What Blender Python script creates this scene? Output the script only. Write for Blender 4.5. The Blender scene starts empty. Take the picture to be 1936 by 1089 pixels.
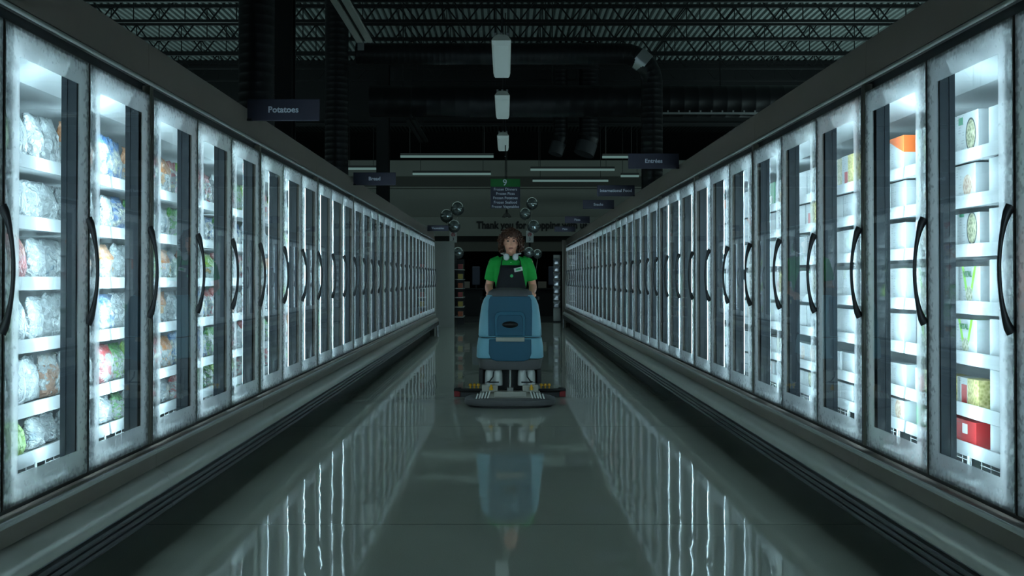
import bpy, bmesh, math, random
from mathutils import Vector, Matrix, noise
random.seed(7)
R = math.radians
SC = bpy.context.scene
COL = SC.collection

# ---------------------------------------------------------------- camera, world, exposure
FPX, HCAM, VX, VY = 2121.0, 1.196, 956.0, 528.0
PITCH = R(0.7)
cd = bpy.data.cameras.new('camera'); cam = bpy.data.objects.new('camera', cd); COL.objects.link(cam)
cam.location = (0, 0, HCAM); cam.rotation_euler = (R(90) + PITCH, 0, 0)
cd.sensor_width = 36.0; cd.lens = FPX / 1936 * 36.0
cd.shift_x = (968 - VX) / 1936
cd.shift_y = -((544.5 - VY) + FPX * math.tan(PITCH)) / 1936
cd.clip_end = 200
SC.camera = cam
SC.view_settings.view_transform = 'Standard'; SC.view_settings.look = 'None'
SC.cycles.sample_clamp_indirect = 4.0
SC.view_settings.gamma = 1.0; SC.view_settings.exposure = 0.5
SC.view_settings.use_curve_mapping = False
w = bpy.data.worlds.new('world'); SC.world = w; w.use_nodes = True
w.node_tree.nodes['Background'].inputs[0].default_value = (0.30, 0.42, 0.45, 1)
w.node_tree.nodes['Background'].inputs[1].default_value = 0.012

LED = (0.63, 0.885, 1.0)
LED_POWER, LED_SIDE = 30.0, 46.0

def area(name, loc, rot, sx, sy, power, col):
    l = bpy.data.lights.new(name, 'AREA'); l.shape = 'RECTANGLE'; l.size = sx; l.size_y = sy
    l.energy = power; l.color = col
    o = bpy.data.objects.new(name, l); COL.objects.link(o); o.location = loc; o.rotation_euler = rot
    return o
# added unseen lights for the glow of the freezer rows in the neighbouring aisles, thrown up on the roof deck
area('aisle_glow', (8.5, 20, 2.6), (R(180), 0, 0), 3, 26, 420, (0.55, 0.85, 0.85))
area('aisle_glow', (-8.5, 20, 2.6), (R(180), 0, 0), 3, 26, 260, (0.55, 0.85, 0.85))
# added area light that brightens the entrance wall
area('wall_fill', (0, 34.5, 5.9), (R(30), 0, 0), 16, 1.0, 52, (0.62, 0.9, 0.86))

# ---------------------------------------------------------------- helpers
def P(px, py, d):
    return Vector(((px - VX) * d / FPX, d, HCAM + (VY - py) * d / FPX))

class MB:
    def __init__(s): s.bm = bmesh.new()
    def box(s, c, sz, rot=None, mi=0):
        r = bmesh.ops.create_cube(s.bm, size=1.0)
        M = Matrix.Translation(c) @ (rot or Matrix()) @ Matrix.Diagonal((sz[0], sz[1], sz[2], 1))
        bmesh.ops.transform(s.bm, matrix=M, verts=r['verts'])
        if mi:
            for f in {f for v in r['verts'] for f in v.link_faces}: f.material_index = mi
        return s
    def bb(s, x0, x1, y0, y1, z0, z1, mi=0):
        return s.box(((x0+x1)/2, (y0+y1)/2, (z0+z1)/2), (x1-x0, y1-y0, z1-z0), None, mi)
    def rings(s, rings, close=True, mi=0, cap=True):
        vs = [[s.bm.verts.new(p) for p in r] for r in rings]
        n = len(vs[0])
        for a, b in zip(vs, vs[1:]):
            for i in range(n if close else n-1):
                f = s.bm.faces.new((a[i], a[(i+1) % n], b[(i+1) % n], b[i])); f.material_index = mi
        if cap and close:
            for r in (vs[0][::-1], vs[-1]):
                f = s.bm.faces.new(r); f.material_index = mi
        return s
    def tube(s, pts, rad, n=10, mi=0, flat=1.0, up=None):
        pts = [Vector(p) for p in pts]
        rads = rad if isinstance(rad, (list, tuple)) else [rad]*len(pts)
        out = []
        prev = None
        for i, p in enumerate(pts):
            t = (pts[min(i+1, len(pts)-1)] - pts[max(i-1, 0)]).normalized()
            if prev is None:
                u = Vector(up) if up else (Vector((0, 0, 1)) if abs(t.z) < .9 else Vector((1, 0, 0)))
            else: u = prev
            u = (u - t*u.dot(t)).normalized(); prev = u
            v = t.cross(u)
            out.append([p + (u*math.cos(2*math.pi*k/n) + v*math.sin(2*math.pi*k/n)*flat)*rads[i] for k in range(n)])
        return s.rings(out, True, mi)
    def lathe(s, prof, c=(0, 0, 0), n=24, axis='Z', mi=0, sx=1, sy=1):
        c = Vector(c); out = []
        for r, h in prof:
            ring = []
            for k in range(n):
                a = 2*math.pi*k/n; x, y = r*math.cos(a)*sx, r*math.sin(a)*sy
                ring.append(c + (Vector((x, y, h)) if axis == 'Z' else Vector((h, x, y)) if axis == 'X' else Vector((y, h, x))))
            out.append(ring)
        return s.rings(out, True, mi)
    def extrude(s, poly, x0, x1, mi=0):       # polygon in (y, z), extruded along x
        return s.rings([[(x0, y, z) for y, z in poly], [(x1, y, z) for y, z in poly]], True, mi)
    def sphere(s, c, r, sub=2, sc=(1, 1, 1)):
        q = bmesh.ops.create_icosphere(s.bm, subdivisions=sub, radius=r)
        bmesh.ops.transform(s.bm, matrix=Matrix.Translation(c) @ Matrix.Diagonal((*sc, 1)), verts=q['verts'])
        return s
    def mesh(s, name, mats, smooth=None, bevel=0):
        bmesh.ops.recalc_face_normals(s.bm, faces=s.bm.faces)
        if bevel:
            ed = [e for e in s.bm.edges if len(e.link_faces) == 2 and e.calc_face_angle(0) > R(30)]
            bmesh.ops.bevel(s.bm, geom=ed, offset=bevel, segments=2, profile=.5, affect='EDGES', clamp_overlap=True)
        me = bpy.data.meshes.new(name); s.bm.to_mesh(me); s.bm.free()
        for m in (mats if isinstance(mats, (list, tuple)) else [mats]): me.materials.append(m)
        if smooth is not None:
            me.polygons.foreach_set('use_smooth', [True]*len(me.polygons))
            if smooth < 180: me.set_sharp_from_angle(angle=R(smooth))
        return me
    def build(s, name, mats, parent=None, smooth=None, bevel=0):
        return link(name, s.mesh(name, mats, smooth, bevel), parent)

def link(name, me, parent=None, loc=None, rot=None):
    o = bpy.data.objects.new(name, me); COL.objects.link(o)
    if parent: o.parent = parent
    if loc is not None: o.location = loc
    if rot is not None: o.rotation_euler = rot
    return o
def tag(o, label=None, cat=None, group=None, kind=None):
    if label: o['label'] = label
    if cat: o['category'] = cat
    if group: o['group'] = group
    if kind: o['kind'] = kind
    return o
def empty(name, loc, rz=0):
    o = bpy.data.objects.new(name, None); COL.objects.link(o); o.location = loc; o.rotation_euler.z = rz
    o.empty_display_size = .1
    return o
def copy_tree(o, parent=None):
    c = o.copy(); COL.objects.link(c)
    if parent: c.parent = parent
    for ch in list(o.children): copy_tree(ch, c)
    return c
def text_mesh(body, size, depth, mat, align='CENTER', name='lettering', bold=0):
    cu = bpy.data.curves.new(name, 'FONT'); cu.body = body; cu.size = size; cu.extrude = depth/2
    cu.align_x = align; cu.align_y = 'CENTER'; cu.resolution_u = 3; cu.offset = bold
    o = bpy.data.objects.new(name, cu); COL.objects.link(o)
    dg = bpy.context.evaluated_depsgraph_get(); dg.update()
    me = bpy.data.meshes.new_from_object(o.evaluated_get(dg)); me.name = name
    bpy.data.objects.remove(o); bpy.data.curves.remove(cu)
    me.materials.clear(); me.materials.append(mat)
    me.transform(Matrix.Rotation(R(90), 4, 'X'))      # reads from -Y
    return me
def remesh(o, voxel, smooth=2):
    m = o.modifiers.new('remesh', 'REMESH'); m.mode = 'VOXEL'; m.voxel_size = voxel; m.use_smooth_shade = True
    if smooth:
        q = o.modifiers.new('smooth', 'SMOOTH'); q.factor = .5; q.iterations = smooth
    return o

# ---------------------------------------------------------------- materials
def srgb(r, g, b):
    f = lambda c: (c/255/12.92) if c/255 <= .04045 else ((c/255+.055)/1.055)**2.4
    return (f(r), f(g), f(b), 1)
def nodes(name):
    m = bpy.data.materials.new(name); m.use_nodes = True
    return m, m.node_tree, m.node_tree.nodes['Principled BSDF']
def mat(name, col, rough=.5, metal=0., noise_amt=.08, noise_scale=12., bump=0., spec=.5):
    m, t, b = nodes(name)
    if len(col) == 3: col = (*col, 1)
    b.inputs['Roughness'].default_value = rough; b.inputs['Metallic'].default_value = metal
    b.inputs['Specular IOR Level'].default_value = spec
    tc = t.nodes.new('ShaderNodeTexCoord'); nz = t.nodes.new('ShaderNodeTexNoise')
    nz.inputs['Scale'].default_value = noise_scale; nz.inputs['Detail'].default_value = 3
    t.links.new(tc.outputs['Object'], nz.inputs['Vector'])
    mx = t.nodes.new('ShaderNodeMix'); mx.data_type = 'RGBA'
    mx.inputs[6].default_value = tuple(c*(1-noise_amt) for c in col[:3]) + (1,)
    mx.inputs[7].default_value = tuple(min(1, c*(1+noise_amt)) for c in col[:3]) + (1,)
    t.links.new(nz.outputs['Fac'], mx.inputs[0]); t.links.new(mx.outputs[2], b.inputs['Base Color'])
    if bump:
        bp = t.nodes.new('ShaderNodeBump'); bp.inputs['Strength'].default_value = bump; bp.inputs['Distance'].default_value = .01
        t.links.new(nz.outputs['Fac'], bp.inputs['Height']); t.links.new(bp.outputs['Normal'], b.inputs['Normal'])
    return m
def emit(name, col, s):
    m = bpy.data.materials.new(name); m.use_nodes = True; t = m.node_tree; t.nodes.clear()
    e = t.nodes.new('ShaderNodeEmission'); e.inputs[0].default_value = (*col, 1); e.inputs[1].default_value = s
    o = t.nodes.new('ShaderNodeOutputMaterial'); t.links.new(e.outputs[0], o.inputs[0])
    return m
class G:                       # tiny node-graph helper
    def __init__(s, t): s.t = t
    def n(s, typ, **kw):
        q = s.t.nodes.new(typ)
        for k, v in kw.items(): setattr(q, k, v)
        return q
    def m(s, op, a, b=None, c=None, clamp=False):
        q = s.n('ShaderNodeMath', operation=op, use_clamp=clamp)
        for i, v in enumerate((a, b, c)):
            if v is None: continue
            if isinstance(v, (int, float)): q.inputs[i].default_value = v
            else: s.t.links.new(v, q.inputs[i])
        return q.outputs[0]
    def mix(s, f, a, b):
        q = s.n('ShaderNodeMix', data_type='RGBA')
        for i, v in ((0, f), (6, a), (7, b)):
            if isinstance(v, (int, float)): q.inputs[i].default_value = v
            elif isinstance(v, tuple): q.inputs[i].default_value = v if len(v) == 4 else (*v, 1)
            else: s.t.links.new(v, q.inputs[i])
        return q.outputs[2]
    def l(s, a, b): s.t.links.new(a, b)

M = {}
M['case_grey'] = mat('case_grey', srgb(138, 128, 118), .55, 0, .05, 5)
M['header'] = mat('header', srgb(136, 122, 113), .7, 0, .05, 5)
M['rail'] = mat('rail', srgb(225, 225, 220), .25, .35, .04)
M['bumper'] = mat('bumper', srgb(238, 236, 226), .27, .3, .06, 3)
M['strip'] = mat('strip', srgb(84, 84, 88), .32, .2, .1, 20)
M['black'] = mat('black', srgb(16, 16, 18), .6, 0, .1)
M['kick'] = mat('kick', srgb(22, 22, 24), .6, 0, .1)
M['liner'] = mat('liner', srgb(208, 211, 212), .45, 0, .03)
M['mullion'] = mat('mullion', srgb(36, 46, 54), .4, .1, .08)
M['post'] = mat('post', srgb(122, 118, 108), .35, .6, .06)
M['seal'] = mat('seal', srgb(74, 64, 56), .4, .3)
M['handle'] = mat('handle', srgb(44, 44, 46), .4, 0, .1, 30)
M['white_rail'] = mat('white_rail', srgb(178, 181, 182), .4, 0, .03)
M['wire'] = mat('wire', srgb(225, 225, 225), .4)
M['led'] = emit('led', LED, LED_POWER)
M['led_side'] = emit('led_side', LED, LED_SIDE)
M['sign'] = mat('sign', srgb(52, 50, 66), .5, 0, .08)
M['sign_green'] = mat('sign_green', srgb(14, 104, 40), .5)
M['letter'] = mat('letter', srgb(210, 215, 225), .5)
M['dark_letter'] = mat('dark_letter', srgb(24, 24, 28), .6)
M['duct'] = mat('duct', srgb(24, 22, 26), .42, .3, .1)
M['galv'] = mat('galv', srgb(170, 170, 172), .35, .7, .1)
M['steel'] = mat('steel', srgb(22, 22, 24), .5, .2, .1)
M['deck'] = mat('deck', srgb(132, 140, 138), .6, .1, .1)
M['wallp'] = mat('wallp', srgb(150, 152, 146), .8, 0, .04, 2)
M['dark_wall'] = mat('dark_wall', srgb(20, 20, 24), .8)
M['teal'] = mat('teal', srgb(130, 186, 204), .38, 0, .06, 8)  # tank sides, lightened in colour for the light from the doors
M['teal_shade'] = mat('teal_shade', srgb(20, 82, 106), .5, 0, .06, 8)  # tank front, with its shade put into the colour
M['sgrey'] = mat('sgrey', srgb(92, 90, 90), .55, 0, .08, 10)
M['slight'] = mat('slight', srgb(176, 172, 160), .5, 0, .06, 10)
M['smetal'] = mat('smetal', srgb(150, 150, 145), .35, .6, .08)
M['motor'] = mat('motor', srgb(205, 205, 200), .35, .2, .05)
M['sblack'] = mat('sblack', srgb(20, 20, 22), .5, 0, .1)
M['yellow'] = mat('yellow', srgb(230, 170, 20), .4)
M['red'] = mat('red', srgb(130, 18, 22), .5)
M['skin'] = mat('skin', srgb(248, 176, 146), .5, 0, .06, 20)
M['lip'] = mat('lip', srgb(176, 96, 92), .45)
M['hair'] = mat('hair', srgb(88, 54, 38), .5, 0, .5, 30)
M['eye'] = mat('eye', srgb(40, 28, 24), .3)
M['shirt'] = mat('shirt', srgb(10, 158, 58), .75, 0, .12, 25, .2)
M['apron'] = mat('apron', srgb(18, 16, 23), .8, 0, .15, 40, .2)
M['trouser'] = mat('trouser', srgb(22, 24, 32), .8)
M['phones'] = mat('phones', srgb(236, 236, 236), .35)
M['phones_grey'] = mat('phones_grey', srgb(150, 150, 150), .5)
M['paper'] = mat('paper', srgb(228, 228, 220), .6)
M['badge'] = mat('badge', srgb(60, 190, 110), .4)
M['foil'] = mat('foil', srgb(190, 198, 196), .16, .75, .03)
M['silver_pack'] = mat('silver_pack', srgb(190, 190, 195), .25, .7, .2, 20, .5)
M['panel'] = mat('panel', srgb(168, 168, 160), .6, 0, .05, 6)
M['mat_dark'] = mat('mat_dark', srgb(18, 18, 20), .85, 0, .2, 60)
def diffuser_mat():
    m, t, b = nodes('diffuser')
    b.inputs['Base Color'].default_value = srgb(215, 220, 218); b.inputs['Roughness'].default_value = .4
    b.inputs['Emission Color'].default_value = (.62, .92, .92, 1); b.inputs['Emission Strength'].default_value = .075
    return m
M['diffuser'] = diffuser_mat()
M['strip_light'] = emit('strip_light', (.55, .95, .90), .13)

def floor_mat():
    m, t, b = nodes('polished_floor'); g = G(t)
    tc = g.n('ShaderNodeTexCoord'); sp = g.n('ShaderNodeSeparateXYZ'); g.l(tc.outputs['Object'], sp.inputs[0])
    n1 = g.n('ShaderNodeTexNoise'); n1.inputs['Scale'].default_value = 220; n1.inputs['Detail'].default_value = 2; g.l(tc.outputs['Object'], n1.inputs['Vector'])
    n2 = g.n('ShaderNodeTexNoise'); n2.inputs['Scale'].default_value = 1.1; n2.inputs['Detail'].default_value = 4; g.l(tc.outputs['Object'], n2.inputs['Vector'])
    c = g.mix(n1.outputs['Fac'], srgb(168, 170, 155), srgb(202, 204, 190))
    c = g.mix(g.m('MULTIPLY', n2.outputs['Fac'], .45), c, srgb(146, 150, 139))
    # expansion joints across the aisle
    fr = g.m('FRACT', g.m('DIVIDE', g.m('ADD', sp.outputs[1], -5.49 + 36.6), 3.66))
    j = g.m('LESS_THAN', g.m('ABSOLUTE', g.m('SUBTRACT', fr, .5)), .4988)
    j = g.m('SUBTRACT', 1.0, j)
    c = g.mix(g.m('MULTIPLY', j, .7), c, srgb(30, 32, 30))
    g.l(c, b.inputs['Base Color'])
    mp = g.n('ShaderNodeMapping'); mp.inputs['Scale'].default_value = (2.2, .9, 1); g.l(tc.outputs['Object'], mp.inputs[0])
    n3 = g.n('ShaderNodeTexNoise'); n3.inputs['Scale'].default_value = 1.6; n3.inputs['Detail'].default_value = 2.5; n3.inputs['Roughness'].default_value = .45
    g.l(mp.outputs[0], n3.inputs['Vector'])
    bp = g.n('ShaderNodeBump'); bp.inputs['Strength'].default_value = .22; bp.inputs['Distance'].default_value = .008
    g.l(n3.outputs['Fac'], bp.inputs['Height']); g.l(bp.outputs['Normal'], b.inputs['Normal'])
    rr = g.m('MULTIPLY_ADD', n2.outputs['Fac'], .03, .025); g.l(rr, b.inputs['Roughness'])
    b.inputs['Specular IOR Level'].default_value = .5
    return m
M['floor'] = floor_mat()

DW, Z0, Z1 = .738, .432, 2.055                  # door width, door bottom, door top
DH = Z1 - Z0
def pane_mat():
    m = bpy.data.materials.new('door_glass'); m.use_nodes = True; t = m.node_tree; t.nodes.clear(); g = G(t)
    out = g.n('ShaderNodeOutputMaterial')
    tc = g.n('ShaderNodeTexCoord'); sp = g.n('ShaderNodeSeparateXYZ'); g.l(tc.outputs['Object'], sp.inputs[0])
    oi = g.n('ShaderNodeObjectInfo')
    add = g.n('ShaderNodeVectorMath', operation='ADD'); g.l(tc.outputs['Object'], add.inputs[0])
    sc = g.n('ShaderNodeVectorMath', operation='SCALE'); sc.inputs[0].default_value = (13, 7, 17); g.l(oi.outputs['Random'], sc.inputs['Scale'])
    g.l(sc.outputs[0], add.inputs[1])
    dx = g.m('SUBTRACT', DW/2, g.m('ABSOLUTE', sp.outputs[0])); dz = g.m('SUBTRACT', DH/2, g.m('ABSOLUTE', sp.outputs[2]))
    d = g.m('MINIMUM', dx, dz)
    border = g.m('LESS_THAN', d, .104)
    # snowflake speckle that thins towards the outer edge
    nz = g.n('ShaderNodeTexNoise'); nz.inputs['Scale'].default_value = 9; nz.inputs['Detail'].default_value = 4; g.l(add.outputs[0], nz.inputs['Vector'])
    edge = g.m('SUBTRACT', 1.0, g.m('DIVIDE', d, .085), clamp=True)         # 1 at the outer edge, 0 inside
    n4 = g.n('ShaderNodeTexNoise'); n4.inputs['Scale'].default_value = 46; n4.inputs['Detail'].default_value = 1.5; g.l(add.outputs[0], n4.inputs['Vector'])
    flake = g.m('MULTIPLY', g.m('SUBTRACT', n4.outputs['Fac'], g.m('MULTIPLY_ADD', edge, .30, .22)), 8.0, clamp=True)
    dens = g.m('MULTIPLY_ADD', nz.outputs['Fac'], .24, g.m('MULTIPLY_ADD', edge, .10, .40))
    frost = g.m('MULTIPLY', border, g.m('MULTIPLY', dens, g.m('MULTIPLY_ADD', flake, .46, .54)), clamp=True)
    tr = g.n('ShaderNodeBsdfTransparent'); tr.inputs[0].default_value = (.94, .985, .99, 1)
    gl = g.n('ShaderNodeBsdfGlossy'); gl.inputs['Roughness'].default_value = .015; gl.inputs[0].default_value = (1, 1, 1, 1)
    tl = g.n('ShaderNodeBsdfTranslucent'); tl.inputs[0].default_value = (.95, .97, .98, 1)
    df = g.n('ShaderNodeBsdfDiffuse'); df.inputs[0].default_value = srgb(205, 214, 218)
    m1 = g.n('ShaderNodeMixShader'); m1.inputs[0].default_value = .22; g.l(tl.outputs[0], m1.inputs[1]); g.l(df.outputs[0], m1.inputs[2])
    m2 = g.n('ShaderNodeMixShader'); g.l(frost, m2.inputs[0]); g.l(tr.outputs[0], m2.inputs[1]); g.l(m1.outputs[0], m2.inputs[2])
    fz = g.n('ShaderNodeFresnel'); fz.inputs[0].default_value = 1.42
    ge = g.n('ShaderNodeNewGeometry')
    ff = g.m('MULTIPLY', g.m('MULTIPLY', fz.outputs[0], g.m('SUBTRACT', 1.0, ge.outputs['Backfacing'])), g.m('SUBTRACT', 1.0, g.m('MULTIPLY', border, .85)))
    m3 = g.n('ShaderNodeMixShader'); g.l(ff, m3.inputs[0]); g.l(m2.outputs[0], m3.inputs[1]); g.l(gl.outputs[0], m3.inputs[2])
    g.l(m3.outputs[0], out.inputs[0])
    return m
M['pane'] = pane_mat()

def bag_mat(name, top, blob, fill, amt_top=.72, amt_blob=.55, clear=.5):
    """printed plastic bag: coloured head, printed patches, contents showing through the film"""
    m, t, b = nodes(name); g = G(t)
    tc = g.n('ShaderNodeTexCoord'); sp = g.n('ShaderNodeSeparateXYZ'); g.l(tc.outputs['Object'], sp.inputs[0])
    oi = g.n('ShaderNodeObjectInfo'); sc = g.n('ShaderNodeVectorMath', operation='SCALE'); sc.inputs[0].default_value = (31, 17, 11)
    g.l(oi.outputs['Random'], sc.inputs['Scale'])
    ad = g.n('ShaderNodeVectorMath', operation='ADD'); g.l(tc.outputs['Object'], ad.inputs[0]); g.l(sc.outputs[0], ad.inputs[1])
    n1 = g.n('ShaderNodeTexNoise'); n1.inputs['Scale'].default_value = 24; n1.inputs['Detail'].default_value = 2; g.l(ad.outputs[0], n1.inputs['Vector'])
    n2 = g.n('ShaderNodeTexVoronoi'); n2.inputs['Scale'].default_value = 55; g.l(ad.outputs[0], n2.inputs['Vector'])
    white = srgb(176, 180, 181)
    cont = g.mix(n2.outputs['Distance'], fill, tuple(min(1, c*1.7+.12) for c in fill[:3]) + (1,))
    c = g.mix(g.m('MULTIPLY', g.m('LESS_THAN', n1.outputs['Fac'], clear), .75), white, cont)
    c = g.mix(g.m('MULTIPLY', g.m('GREATER_THAN', n1.outputs['Fac'], amt_blob), .62), c, blob)
    c = g.mix(g.m('MULTIPLY', g.m('GREATER_THAN', g.m('ADD', sp.outputs[2], g.m('MULTIPLY', n1.outputs['Fac'], .05)), amt_top*.23), .7), c, top)
    g.l(c, b.inputs['Base Color']); b.inputs['Roughness'].default_value = .28
    n3 = g.n('ShaderNodeTexNoise'); n3.inputs['Scale'].default_value = 26; n3.inputs['Detail'].default_value = 3; n3.inputs['Distortion'].default_value = 1.2; g.l(ad.outputs[0], n3.inputs['Vector'])
    bp = g.n('ShaderNodeBump'); bp.inputs['Strength'].default_value = .8; bp.inputs['Distance'].default_value = .035
    g.l(n3.outputs['Fac'], bp.inputs['Height']); g.l(bp.outputs['Normal'], b.inputs['Normal'])
    return m
TAN, PEA, GREY = srgb(176, 130, 78), srgb(96, 138, 40), srgb(168, 172, 172)
BAGS = [
    ('clear', bag_mat('bag_clear', srgb(214, 220, 222), srgb(240, 243, 244), GREY, .8, .6, .45)),
    ('white', bag_mat('bag_white', srgb(186, 190, 192), srgb(140, 158, 172), srgb(205, 200, 190), .8, .62, .4)),
    ('lime-topped', bag_mat('bag_lime', srgb(150, 196, 40), srgb(228, 234, 232), TAN, .62, .5, .42)),
    ('blue-printed', bag_mat('bag_blue', srgb(60, 120, 180), srgb(46, 104, 172), srgb(200, 190, 170), .9, .55, .42)),
    ('red-printed', bag_mat('bag_red', srgb(176, 40, 42), srgb(190, 48, 46), srgb(206, 190, 160), .85, .56, .4)),
    ('green-printed', bag_mat('bag_green', srgb(72, 150, 54), srgb(84, 164, 60), PEA, .86, .57, .42)),
    ('orange-topped', bag_mat('bag_orange', srgb(214, 130, 52), srgb(228, 232, 230), TAN, .68, .56, .42)),
    ('brown-and-clear', bag_mat('bag_brown', srgb(206, 210, 208), srgb(236, 238, 238), srgb(150, 98, 62), .85, .58, .5)),
]
def carton_mat(name, base, deco):
    """deco(g, x, z, colour) -> colour; x across the front in m, z from the carton's foot"""
    m, t, b = nodes(name); g = G(t)
    tc = g.n('ShaderNodeTexCoord'); sp = g.n('ShaderNodeSeparateXYZ'); g.l(tc.outputs['Object'], sp.inputs[0])
    n = g.n('ShaderNodeTexVoronoi'); n.inputs['Scale'].default_value = 70; g.l(tc.outputs['Object'], n.inputs['Vector'])
    nn = g.n('ShaderNodeTexNoise'); nn.inputs['Scale'].default_value = 40; g.l(tc.outputs['Object'], nn.inputs['Vector'])
    c = g.mix(nn.outputs['Fac'], base, tuple(x*.93 for x in base[:3]) + (1,))
    # small print
    ln = g.m('LESS_THAN', g.m('FRACT', g.m('MULTIPLY', sp.outputs[2], 90)), .4)
    pr = g.m('MULTIPLY', g.m('MULTIPLY', ln, g.m('GREATER_THAN', nn.outputs['Fac'], .52)), g.m('LESS_THAN', sp.outputs[0], -.03))
    c = g.mix(g.m('MULTIPLY', pr, .4), c, srgb(110, 110, 110))
    c = deco(g, sp.outputs[0], sp.outputs[2], c, n.outputs['Distance'], sp.outputs[1])
    g.l(c, b.inputs['Base Color']); b.inputs['Roughness'].default_value = .4
    return m
def ell(g, x, z, cx, cz, rx, rz):
    a = g.m('POWER', g.m('DIVIDE', g.m('SUBTRACT', x, cx), rx), 2); b = g.m('POWER', g.m('DIVIDE', g.m('SUBTRACT', z, cz), rz), 2)
    return g.m('LESS_THAN', g.m('ADD', a, b), 1)
def rect(g, x, z, x0, x1, z0, z1):
    f = lambda v, lo, hi: g.m('MULTIPLY', g.m('GREATER_THAN', v, lo), g.m('LESS_THAN', v, hi))
    return g.m('MULTIPLY', f(x, x0, x1), f(z, z0, z1))
WHITE = srgb(186, 189, 190)
def d_meal(g, x, z, c, v, y):
    food = g.mix(v, srgb(60, 74, 30), srgb(214, 206, 170))
    c = g.mix(ell(g, x, z, .035, .085, .05, .068), c, srgb(40, 46, 44))
    c = g.mix(ell(g, x, z, .035, .085, .042, .060), c, food)
    return g.mix(rect(g, x, z, -.085, -.04, .135, .165), c, srgb(20, 130, 84))
def d_round(g, x, z, c, v, y):
    food = g.mix(v, srgb(150, 92, 60), srgb(220, 200, 176))
    return g.mix(g.m('MULTIPLY', ell(g, x, z, .03, .06, .045, .045), .9), c, food)
def d_lime(g, x, z, c, v, y):
    sl = g.m('ABSOLUTE', g.m('SUBTRACT', g.m('ABSOLUTE', x), g.m('MULTIPLY', z, .42)))
    c = g.mix(g.m('MULTIPLY', g.m('LESS_THAN', sl, .011), g.m('GREATER_THAN', z, .03)), c, srgb(140, 210, 50))
    food = g.mix(v, srgb(90, 110, 50), srgb(230, 220, 200))
    return g.mix(ell(g, x, z, 0, .045, .035, .03), c, food)
def d_red(g, x, z, c, v, y):
    food = g.mix(v, srgb(120, 120, 40), srgb(226, 206, 150))
    c = g.mix(g.m('GREATER_THAN', x, .0), c, food)
    return g.mix(rect(g, x, z, -.06, -.005, -.01, .09), c, srgb(178, 44, 44))
def d_orange(g, x, z, c, v, y):
    return g.mix(g.m('GREATER_THAN', g.m('ADD', z, g.m('MULTIPLY', x, .35)), .135), c, srgb(220, 104, 48))
def d_plain(g, x, z, c, v, y): return c
def d_solid_red(g, x, z, c, v, y): return g.mix(rect(g, x, z, -.02, .03, .05, .09), c, srgb(230, 220, 215))
def d_green(g, x, z, c, v, y): return g.mix(ell(g, x, z, 0, .06, .05, .03), c, srgb(228, 232, 220))
CARTONS = {
    'green-logo': carton_mat('carton_green_logo', WHITE, d_meal),
    'round-photo': carton_mat('carton_round', WHITE, d_round),
    'lime-chevron': carton_mat('carton_lime', WHITE, d_lime),
    'red-and-white': carton_mat('carton_red', WHITE, d_red),
    'orange-topped': carton_mat('carton_orange', WHITE, d_orange),
    'plain white': carton_mat('carton_plain', WHITE, d_plain),
    'red': carton_mat('carton_solid_red', srgb(188, 44, 46), d_solid_red),
    'green': carton_mat('carton_green', srgb(52, 138, 84), d_green),
}

# ---------------------------------------------------------------- setting
YB = 40.0
def struct(name, mb, m, **k): return tag(mb.build(name, m, **k), kind='structure')
struct('floor', MB().bb(-14, 14, -6, 31.0, -.1, 0), M['floor'])
struct('floor_entrance', MB().bb(-14, 14, 31.0, 50, -.1, -.001), M['mat_dark'])
deck = MB(); prof = []
x = -14.0
while x < 14:
    prof += [(x, 7.5), (x+.07, 7.5), (x+.09, 7.58), (x+.135, 7.58)]; x += .155
deck.rings([[(px, -6, pz) for px, pz in prof], [(px, 50, pz) for px, pz in prof]], close=False)
deck.bb(-14.2, 14.2, -6, 50, 7.6, 7.64)
struct('ceiling', deck, M['deck'])
struct('wall_left', MB().bb(-14.2, -14, -6, 50, 0, 7.5), M['dark_wall'])
struct('wall_right', MB().bb(14, 14.2, -6, 50, 0, 7.5), M['dark_wall'])
struct('wall_rear', MB().bb(-14, 14, -6.2, -6, 0, 7.5), M['dark_wall'])
struct('wall_front', MB().bb(-14, 14, YB+1, YB+1.2, 3.40, 5.55), M['wallp'])
struct('wall_band', MB().bb(-14, 14, YB, YB+1.0, 2.74, 3.42), M['wallp'])
struct('wall_soffit', MB().bb(-14, 14, YB+.35, YB+1.2, 2.2, 2.735), mat('soffit', srgb(105, 104, 98), .8))
struct('trim_1', MB().bb(-14, 14, YB+.9, YB+1.0, 4.58, 4.95), mat('trim_a', srgb(88, 88, 84), .8))
struct('trim_2', MB().bb(-14, 14, YB+.85, YB+1.0, 4.53, 4.57), M['panel'])
struct('wall_vestibule', MB().bb(-14, 14, 48, 48.2, 0, 7.5), M['dark_wall'])

def joist(y):
    m = MB()
    m.bb(-14, 14, y-.04, y+.04, 6.68, 6.74); m.bb(-14, 14, y-.05, y+.05, 7.42, 7.495)
    k = -14.0
    while k < 13.8:
        a, b_, c = Vector((k, y, 6.72)), Vector((k+.55, y, 7.44)), Vector((k+1.1, y, 6.72))
        for p, q in ((a, b_), (b_, c)):
            dlt = q-p; rot = Matrix.Rotation(math.atan2(dlt.z, dlt.x)*-1, 4, 'Y')
            m.box((p+q)/2, (dlt.length, .03, .03), rot)
        m.bb(k+.54, k+.56, y-.01, y+.01, 6.72, 7.44)
        k += 1.1
    return m
jm = joist(0).mesh('ceiling_joist', M['steel'])
for k in range(-4, 6): tag(link('ceiling_joist', jm, loc=(0, 23.9+1.77*k, 0)), kind='structure')
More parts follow.
